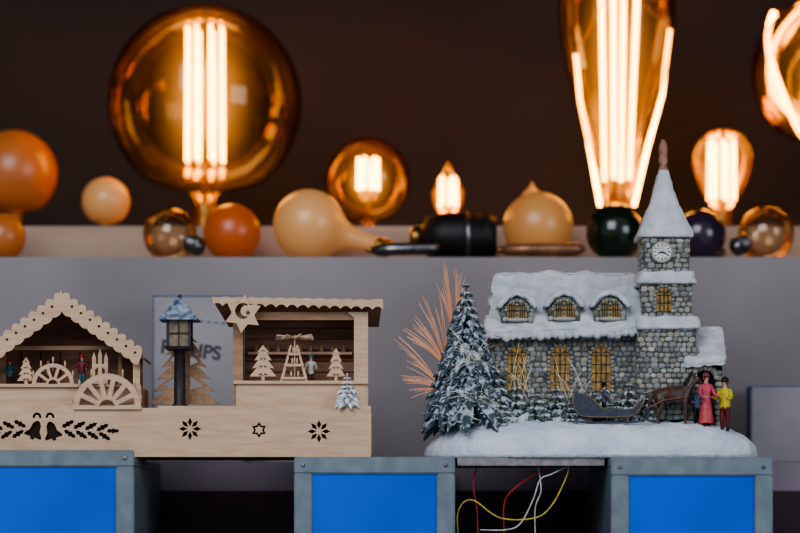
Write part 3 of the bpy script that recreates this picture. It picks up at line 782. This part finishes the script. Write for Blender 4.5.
for s in (-1,1):
    spindle(bm,[hp_(695,38.5,s*.002),hp_(688,34,s*.005),hp_(670,35,s*.004),hp_(645,28,s*.002)],[.0004]*4,4)
    spindle(bm,[hp_(686,25,s*.0080),hp_(663,22,s*.008),hp_(640,12,s*.007)],[.0007]*3,5)
fin('harness_and_shafts',bm,matc('leather',(130,84,60)),C)
# sleigh
sy=.026; gs=G(615,sy).z
def sp_(px,dz,dy): x=X(px,sy); return (x,sy+dy,gs+dz*k*.9)
bm=bmesh.new()
for s in (-1,1):
    P=catmull([sp_(574,6,s*.009),sp_(577,2.2,s*.009),sp_(586,1,s*.009),sp_(628,1,s*.009),sp_(641,3,s*.009),sp_(648,9,s*.009),sp_(646,14,s*.009),sp_(642,12.5,s*.009)],4)
    spindle(bm,P,[.0009]*len(P),6)
    for px in (590,606,624): spindle(bm,[sp_(px,1,s*.009),sp_(px+1,8,s*.008)],[.0007]*2,5)
fin('sleigh_runners',bm,SLEI,C,True)
body=catmull([(574,30,0),(572,22,0),(577,10,0),(588,6.5,0),(620,6.5,0),(634,9,0),(641,18,0),(643,24,0),(638,22,0),(632,15,0),(620,14,0),(610,16,0),(602,15,0),(594,22,0),(583,31,0)],4)
bm=bmesh.new(); rows=[]
for dy in (-.0105,.0105): rows.append([bm.verts.new(sp_(p.x,p.y,dy)) for p in body[:-1]])
n=len(rows[0])
for a in range(n): bm.faces.new((rows[0][a],rows[0][(a+1)%n],rows[1][(a+1)%n],rows[1][a]))
bm.faces.new(rows[0]); bm.faces.new(rows[1])
fin('sleigh_body',bm,SLEI,C)
bm=bmesh.new()
for dy in (-.0108,.0108):
    P=[sp_(p.x,p.y,dy) for p in body]; spindle(bm,P,[.0006]*len(P),5,False)
fin('sleigh_trim',bm,matc('old_brass',(140,124,96),.4),C)
person('coachman',tuple(Vector(sp_(604,6,0))),.034,math.pi/2,matc('coach_coat',(78,84,112)),BLK,BLK,C,None,brim=True)
def PP(px,y): v=G(px,y); return (v.x,v.y,v.z)
person('woman',PP(706,.028),.053,.5,PINK,MAR,matc('bonnet',(130,60,64)),C,skirt=matc('pink_skirt',(205,84,92)))
person('man',PP(725,.032),.053,-.7,YEL,MAR,BLK,C,brim=False,arms=((0,.5),(0,.2)))
person('child',PP(697,.046),.040,.2,matc('blue_coat',(96,110,150)),BLK,WHITE,C)

# ---------------------------------------------------------------- wires
WR=matc('wire_red',(190,50,54)); WY=matc('wire_yellow',(215,195,80)); WW=matc('wire_white',(205,205,205))
we=empty('cable_bundle',(X(520),.03,ZB-.04))
def wire2(mat,pts,nm):
    P=catmull([(X(a,y),y,Z(b,y)) for a,b,y in pts],8); tube(nm,P,.0008,mat,we,6)
wire2(WY,[(459,545,0),(458,512,0),(472,500,.005),(500,518,.01),(535,518,.01),(552,505,.01),(566,478,.02),(569,466,.02)],'yellow_wire')
wire2(WR,[(478,550,.02),(477,510,.02),(473,485,.02),(477,466,.03)],'red_wire')
wire2(WR,[(505,545,.02),(504,505,.02),(515,488,.02),(536,474,.03),(548,466,.03)],'red_wire_b')
wire2(WW,[(480,530,.01),(505,530,.0),(520,524,.0),(533,500,.0),(540,480,.01),(552,474,.01),(568,466,.03)],'white_wire')
wire2(WW,[(536,550,.02),(535,510,.02),(541,490,.02),(538,466,.03)],'white_wire_b')
box('adapter_tray',X(457.5),X(605),.005,.10,ZB-.008,ZB-.0003,matc('tray_grey',(150,146,150)),we)

# ---------------------------------------------------------------- cartons
CARD=pm('grey_carton',(150,146,152),.6,col2=(134,130,138),scale=12)
def carton(name,p0,p1,q0,y0,y1,rot=0,mat=CARD):
    e=empty(name,((X(p0,y0)+X(p1,y0))/2,(y0+y1)/2,ZL),(0,0,rot))
    w=(X(p1,y0)-X(p0,y0))/2; d=(y1-y0)/2; h=Z(q0,y0)-ZL
    bm=bmesh.new(); addbox(bm,-w,w,-d,d,.0002,h,.001); fin('carton_body',bm,mat,e,False,False)
    bm=bmesh.new(); addbox(bm,-w*1.004,w*1.004,-d*1.01,d*1.01,h-.0015,h+.0006); addbox(bm,-w*1.003,-w*.96,-d*1.02,d*1.02,.002,h-.002); fin('carton_edges',bm,matc('carton_edge',(96,112,140)),e,False,False)
    return e,w,d,h
e,w,d,h=carton('printed_carton',152,243,296,.262,.30,.03,pm('pale_carton',(164,158,162),.5,col2=(148,142,148),scale=10))
def word(t,size,e,loc,ang,mat):
    cu=bpy.data.curves.new('print','FONT'); cu.body=t; cu.size=size; cu.extrude=.0003; cu.offset=.0006
    o=bpy.data.objects.new('t',cu); scene.collection.objects.link(o)
    me=bpy.data.meshes.new_from_object(o.evaluated_get(bpy.context.evaluated_depsgraph_get())); bpy.data.objects.remove(o)
    me.transform(Matrix.Translation(loc)@Matrix.Rotation(ang,4,'Y')@Matrix.Rotation(math.pi/2,4,'X'))
    me.name='printed_lettering'; finm('printed_lettering',me,mat,e,False,False)
word('PHILIPS',.021,e,(-.042,-d-.0003,h*.66),.12,matc('ink',(70,68,82)))
bm=bmesh.new()
for i in range(9): addbox(bm,-.03+i*.008,-.026+i*.008,-d-.0004,-d,h*.86-.0008*i,h*.86+.002-.0008*i)
fin('printed_dashes',bm,matc('ink_blue',(90,106,150)),e,False,False)
carton('grey_carton',752,840,386,.262,.31,-.05)

# ---------------------------------------------------------------- light bulbs
def bulb(name,px,py,rp,y,glassm,tilt=(0,0,0),neck=.5,capr=.013,capl=.026,capm=CAPB,shape='globe',fil=None,tip=False,seg=48):
    """glass centre at (px,py,y); local +Z runs from cap to dome"""
    r=rp*S(y); cz_=capl+neck*r+r*.92
    Rm=Euler(tilt).to_matrix(); cen=Vector((X(px,y),y,Z(py,y))); loc=cen-Rm@Vector((0,0,cz_))
    e=empty(name,loc,tilt)
    if shape=='globe':
        P=[(r*math.sin(a),cz_+r*math.cos(a)) for a in [i*math.radians(140)/26 for i in range(27)]]
        P[0]=(0,cz_+r)
        a=math.radians(140); p0=Vector(P[-1]); t0=Vector((math.cos(a),-math.sin(a))); p3=Vector((capr*.93,capl)); L=(p3-p0).length*.4
        p1=p0+t0*L; p2=p3+Vector((0,L))
        for i in range(1,9):
            t=i/8; v=p0*(1-t)**3+p1*3*t*(1-t)**2+p2*3*t*t*(1-t)+p3*t**3; P.append((max(v.x,capr*.8),v.y))
    else:
        P=[(a*r,cz_+b*r) for a,b in shape]; P=[(max(v.x,0),v.y) for v in catmull([(a,b,0) for a,b in P],6)]
        P.append((capr*.93,capl))
    if tip: P=[(0,P[0][1]+r*.32),(r*.05,P[0][1]+r*.2),(r*.16,P[0][1]+r*.06)]+[p for p in P if p[0]>r*.3 or p[1]<cz_]
    lathe('glass',P,(0,0,0),glassm,e,seg,True,False)
    cp=[(0,-.001),(capr*.45,-.001),(capr*.5,.002),(capr*.95,.004)]
    n=5
    for i in range(n*4+1):
        t=i/(n*4); cp.append((capr*(1+.05*math.sin(i*math.pi/2)),.004+t*(capl-.007)))
    cp+=[(capr*1.0,capl-.002),(capr*.9,capl+.0004),(0,capl+.0004)]
    lathe('screw_cap',cp,(0,0,0),capm,e,24,True,False)
    if fil:
        f=fil(r,cz_); bm=bmesh.new()
        for pts,rad in f['hot']: spindle(bm,pts,[rad]*len(pts),8)
        fin('filaments',bm,FIL,e,True,False)
        bm=bmesh.new(); spindle(bm,[(0,0,capl),(0,0,f['z0'])],[.0035,.0022],8)
        for pts,rad in f['hot']:
            spindle(bm,[(0,0,f['z0']-.002),pts[0]],[.0006,.0006],5)
        spindle(bm,[(0,0,f['z0']-.002),(0,0,f['z1'])],[.0006,.0006],5)
        for pts,rad in f['hot']: spindle(bm,[(0,0,f['z1']),pts[-1]],[.0005,.0005],5)
        fin('support_stem',bm,CAPB,e,True,False)
    return e
def cage(n,rfp,topp,botp,py,thick,sp,a0=.2):
    def f(r,c):
        z1=c+(py-topp)*sp; z0=c+(py-botp)*sp
        hot=[([(rfp*sp*math.cos(a),rfp*sp*math.sin(a),z0),(rfp*sp*math.cos(a)*.96,rfp*sp*math.sin(a)*.96,z1)],thick*sp) for a in [a0+i*2*math.pi/n for i in range(n)]]
        return dict(hot=hot,z0=z0,z1=z1)
    return f
AM=((.96,.76,.48),(.30,.13,.04))
yb1=.56; s1=S(yb1)
def lit(name,px,py,rp,y,fil,neck,glow,rad,capr=.013,shape='globe',tip=False,kz=.7,dz=0,am=AM):
    r=rp*S(y)
    base=Z(py,y)-r*.92-neck*r
    capl=max(.012,base-(ZS+.0015))      # cap foot stands on the step
    zc=capl+neck*r+r*.92
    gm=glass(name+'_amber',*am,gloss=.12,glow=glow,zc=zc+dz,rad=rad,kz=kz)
    return bulb(name,px,py,rp,y,gm,(0,0,0),neck,capr,capl,CAPB,shape,fil,tip)
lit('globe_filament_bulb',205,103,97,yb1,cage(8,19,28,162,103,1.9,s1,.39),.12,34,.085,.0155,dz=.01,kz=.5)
def tallfil(r,c):
    f=lambda dx,py,dy=0:((dx)*s1,dy*s1,c+(55-py)*s1)
    hot=[([f(-17,206),f(-27,150),f(-37,100),f(-41,55)],1.9*s1),([f(17,206),f(30,150),f(45,95),f(53,30)],1.9*s1)]
    for dx,dx2,dy in ((-12,-15,6),(-4,-5,-9),(5,8,9),(12,20,-5)): hot.append(([f(dx,180,dy),f(dx2,-20,dy*1.6)],2.3*s1))
    return dict(hot=hot,z0=c+(55-206)*s1,z1=c+(55+22)*s1)
ST=[(0,1.9),(.5,1.82),(.85,1.5),(1.0,1.1),(1.02,.6),(.95,.1),(.83,-.5),(.66,-1.1),(.48,-1.7),(.33,-2.2),(.27,-2.6)]
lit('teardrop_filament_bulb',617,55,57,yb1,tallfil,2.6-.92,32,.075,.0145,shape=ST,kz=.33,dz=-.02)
y3b=.58; s3=S(y3b)
def arcs(r,c):
    hot=[]
    for a in (math.pi,.1,math.pi*.5):
        P=[(math.cos(a)*k_*s3,math.sin(a)*k_*s3,c+(70-p)*s3) for k_,p in ((56,10),(62,30),(60,55),(52,80),(42,105),(30,130),(14,150))]
        hot.append((list(reversed([tuple(v) for v in catmull(P,3)])),2.6*s3))
    return dict(hot=hot,z0=c-82*s3,z1=c+62*s3)
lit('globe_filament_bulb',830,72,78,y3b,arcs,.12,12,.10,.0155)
y4=.52
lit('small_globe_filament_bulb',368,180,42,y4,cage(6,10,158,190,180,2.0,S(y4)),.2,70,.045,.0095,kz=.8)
CAND=[(0,1.75),(.1,1.45),(.35,1.0),(.75,.4),(.98,-.1),(1,-.4),(.85,-.95),(.62,-1.3)]
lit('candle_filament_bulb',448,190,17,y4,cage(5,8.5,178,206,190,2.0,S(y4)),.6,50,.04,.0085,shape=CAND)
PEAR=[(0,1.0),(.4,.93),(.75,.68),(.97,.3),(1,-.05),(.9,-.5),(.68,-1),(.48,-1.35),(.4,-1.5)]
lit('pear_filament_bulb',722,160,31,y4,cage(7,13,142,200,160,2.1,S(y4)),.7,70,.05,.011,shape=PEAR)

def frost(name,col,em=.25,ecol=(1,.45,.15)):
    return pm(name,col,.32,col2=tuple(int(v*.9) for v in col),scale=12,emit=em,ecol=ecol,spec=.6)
FR_O=frost('orange_enamel',(196,112,56),.02); FR_W=frost('frosted_white_warm_lit',(230,168,108),.09,(1,.45,.14)); FR_OR=frost('deep_orange',(200,88,32),.04)  # warm light put into the frosted colour; faint glow added to all three
CLR=glass('clear_glass',(.93,.80,.64),(.38,.24,.16),.25)
GRN=pm('dark_green_glass',(22,40,26),.12,col2=(14,26,18),scale=9,spec=.8)
PUR=pm('dark_violet_glass',(60,44,66),.15,col2=(40,30,48),scale=9,spec=.8)
h2=math.pi/2
yf=.375
def lying(name,px,rp,y,g,ang,capm=CAPS,neck=.45,capr=.012,capl=.024,**k):
    r=rp*S(y); zc=ZT+r+.0005; pyc=533-zc/(1+y/D)*1000
    L=capl+neck*r+r*.92; dip=math.atan2(r-capr*1.06,L)
    ax=Vector((math.cos(ang)*math.cos(dip),math.sin(ang)*math.cos(dip),math.sin(dip)))
    rot=Vector((0,0,1)).rotation_difference(ax).to_euler()
    return bulb(name,px,pyc,rp,y,g,tuple(rot),neck,capr,capl,capm,**k)
lying('clear_globe_bulb',170,27,.385,CLR,math.pi-.75,capr=.0105,neck=.25,capl=.02)
lying('orange_bulb',232,29,.385,FR_OR,-h2-.15,capr=.011,neck=.2,capl=.018)
lying('frosted_bulb',309,36,.38,FR_W,math.pi+.06,neck=1.0,capr=.011,capl=.022,capm=CAPB)
lying('orange_bulb',2,24,.38,FR_O,-h2,neck=.2,capl=.012)
lying('clear_globe_bulb',766,28,.388,CLR,.7,capr=.0105,neck=.25,capl=.02)
lying('green_bulb',615,29,.38,GRN,-h2-.2,neck=.2,capl=.012)
lying('violet_bulb',700,26,.38,PUR,-h2-.5,neck=.4,capr=.011,capl=.018)
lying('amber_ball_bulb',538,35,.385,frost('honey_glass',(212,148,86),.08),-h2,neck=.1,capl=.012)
def onstep(name,px,rp,y,g,capl=.008,neck=.05,capr=.01,**k):
    r=rp*S(y); zc=ZS+.0015+capl+neck*r+.92*r; py=533-zc/(1+y/D)*1000
    return bulb(name,px,py,rp,y,g,(0,0,0),neck,capr,capl,CAPB,**k)
onstep('orange_globe_bulb',14,43,.55,FR_O,.022)
onstep('small_frosted_bulb',106,24,.51,FR_W,.006,.02)
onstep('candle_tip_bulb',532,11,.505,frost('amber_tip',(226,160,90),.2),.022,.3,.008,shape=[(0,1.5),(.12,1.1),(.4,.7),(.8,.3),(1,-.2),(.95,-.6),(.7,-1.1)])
def fitting(name,p0,p1,r,y,tilt,mat):
    x0_,x1_=X(p0,y),X(p1,y); L=x1_-x0_
    e=empty(name,(x0_,y,ZT+r*1.04),(0,h2-tilt,0))
    lathe('housing',[(0,0),(r*.45,0),(r*.5,.004),(r*.8,.008),(r*.95,L*.3),(r,L*.55),(r*1.0,L*.8),(r*.92,L*.82),(r*.95,L*.86),(r*.8,L),(0,L)],(0,0,0),mat,e,32,True,False)
    lathe('end_contact',[(0,-.012),(r*.3,-.012),(r*.4,-.008),(r*.42,0),(0,0)],(0,0,0),CAPB,e,20,True,False)
    lathe('metal_ring',[(r*1.0,L*.60),(r*1.03,L*.61),(r*1.03,L*.64),(r*1.0,L*.65)],(0,0,0),CAPS,e,32,True,False)
fitting('lamp_fitting',420,496,.029,.39,.0,BLK)
def wand(p0,p1,q0,q1,y,mat):
    a=Vector((X(p0,y),y,Z(q0,y))); b=Vector((X(p1,y),y,Z(q1,y)))
    e=empty('tube_lamp',a); d_=b-a
    bm=bmesh.new(); spindle(bm,[a,a+d_*.04,a+d_*.05,a+d_*.35,a+d_*.9,b],[.004,.005,.0065,.0072,.0075,.003],14); fin('tube_body',bm,mat,e,True)
    bm=bmesh.new(); spindle(bm,[a-d_.normalized()*.006,a],[.003,.004],10); fin('tube_pins',bm,CAPB,e,True)
wand(372,440,250,248,.342,CAPS)
wand(502,585,250,249,.340,pm('brushed_tube',(180,130,100),.4,metal=.6,col2=(140,100,76),scale=40))

# ---------------------------------------------------------------- light
w=bpy.data.worlds.new('World'); scene.world=w; w.use_nodes=True
w.node_tree.nodes['Background'].inputs[0].default_value=(.74,.82,1,1); w.node_tree.nodes['Background'].inputs[1].default_value=.34
def area(name,loc,target,size,power,col,sy=None):
    l=bpy.data.lights.new(name,'AREA'); l.size=size; l.energy=power; l.color=col
    if sy: l.shape='RECTANGLE'; l.size_y=sy
    o=bpy.data.objects.new(name,l); o.location=loc; o.rotation_euler=(Vector(target)-Vector(loc)).to_track_quat('-Z','Y').to_euler(); link(o); return o
area('daylight_window',(-.7,-2.3,1.5),(0,.1,.1),1.6,42,(.92,.96,1))
area('side_fill',(1.8,-1.6,.6),(.1,.1,.1),1.0,12,(.94,.96,1))  # added fill from the right, brightens the dark box sides
cam=bpy.data.cameras.new('camera'); cam.lens=108; cam.sensor_width=36; cam.shift_y=.333
cam.dof.use_dof=True; cam.dof.focus_distance=D+.03; cam.dof.aperture_fstop=3.0
cam.clip_start=.05
co=bpy.data.objects.new('camera',cam); co.location=(0,-D,0); co.rotation_euler=(h2,0,0); link(co); scene.camera=co
scene.view_settings.view_transform='AgX'
try: scene.view_settings.look='AgX - Medium High Contrast'
except Exception as ex: print(ex)
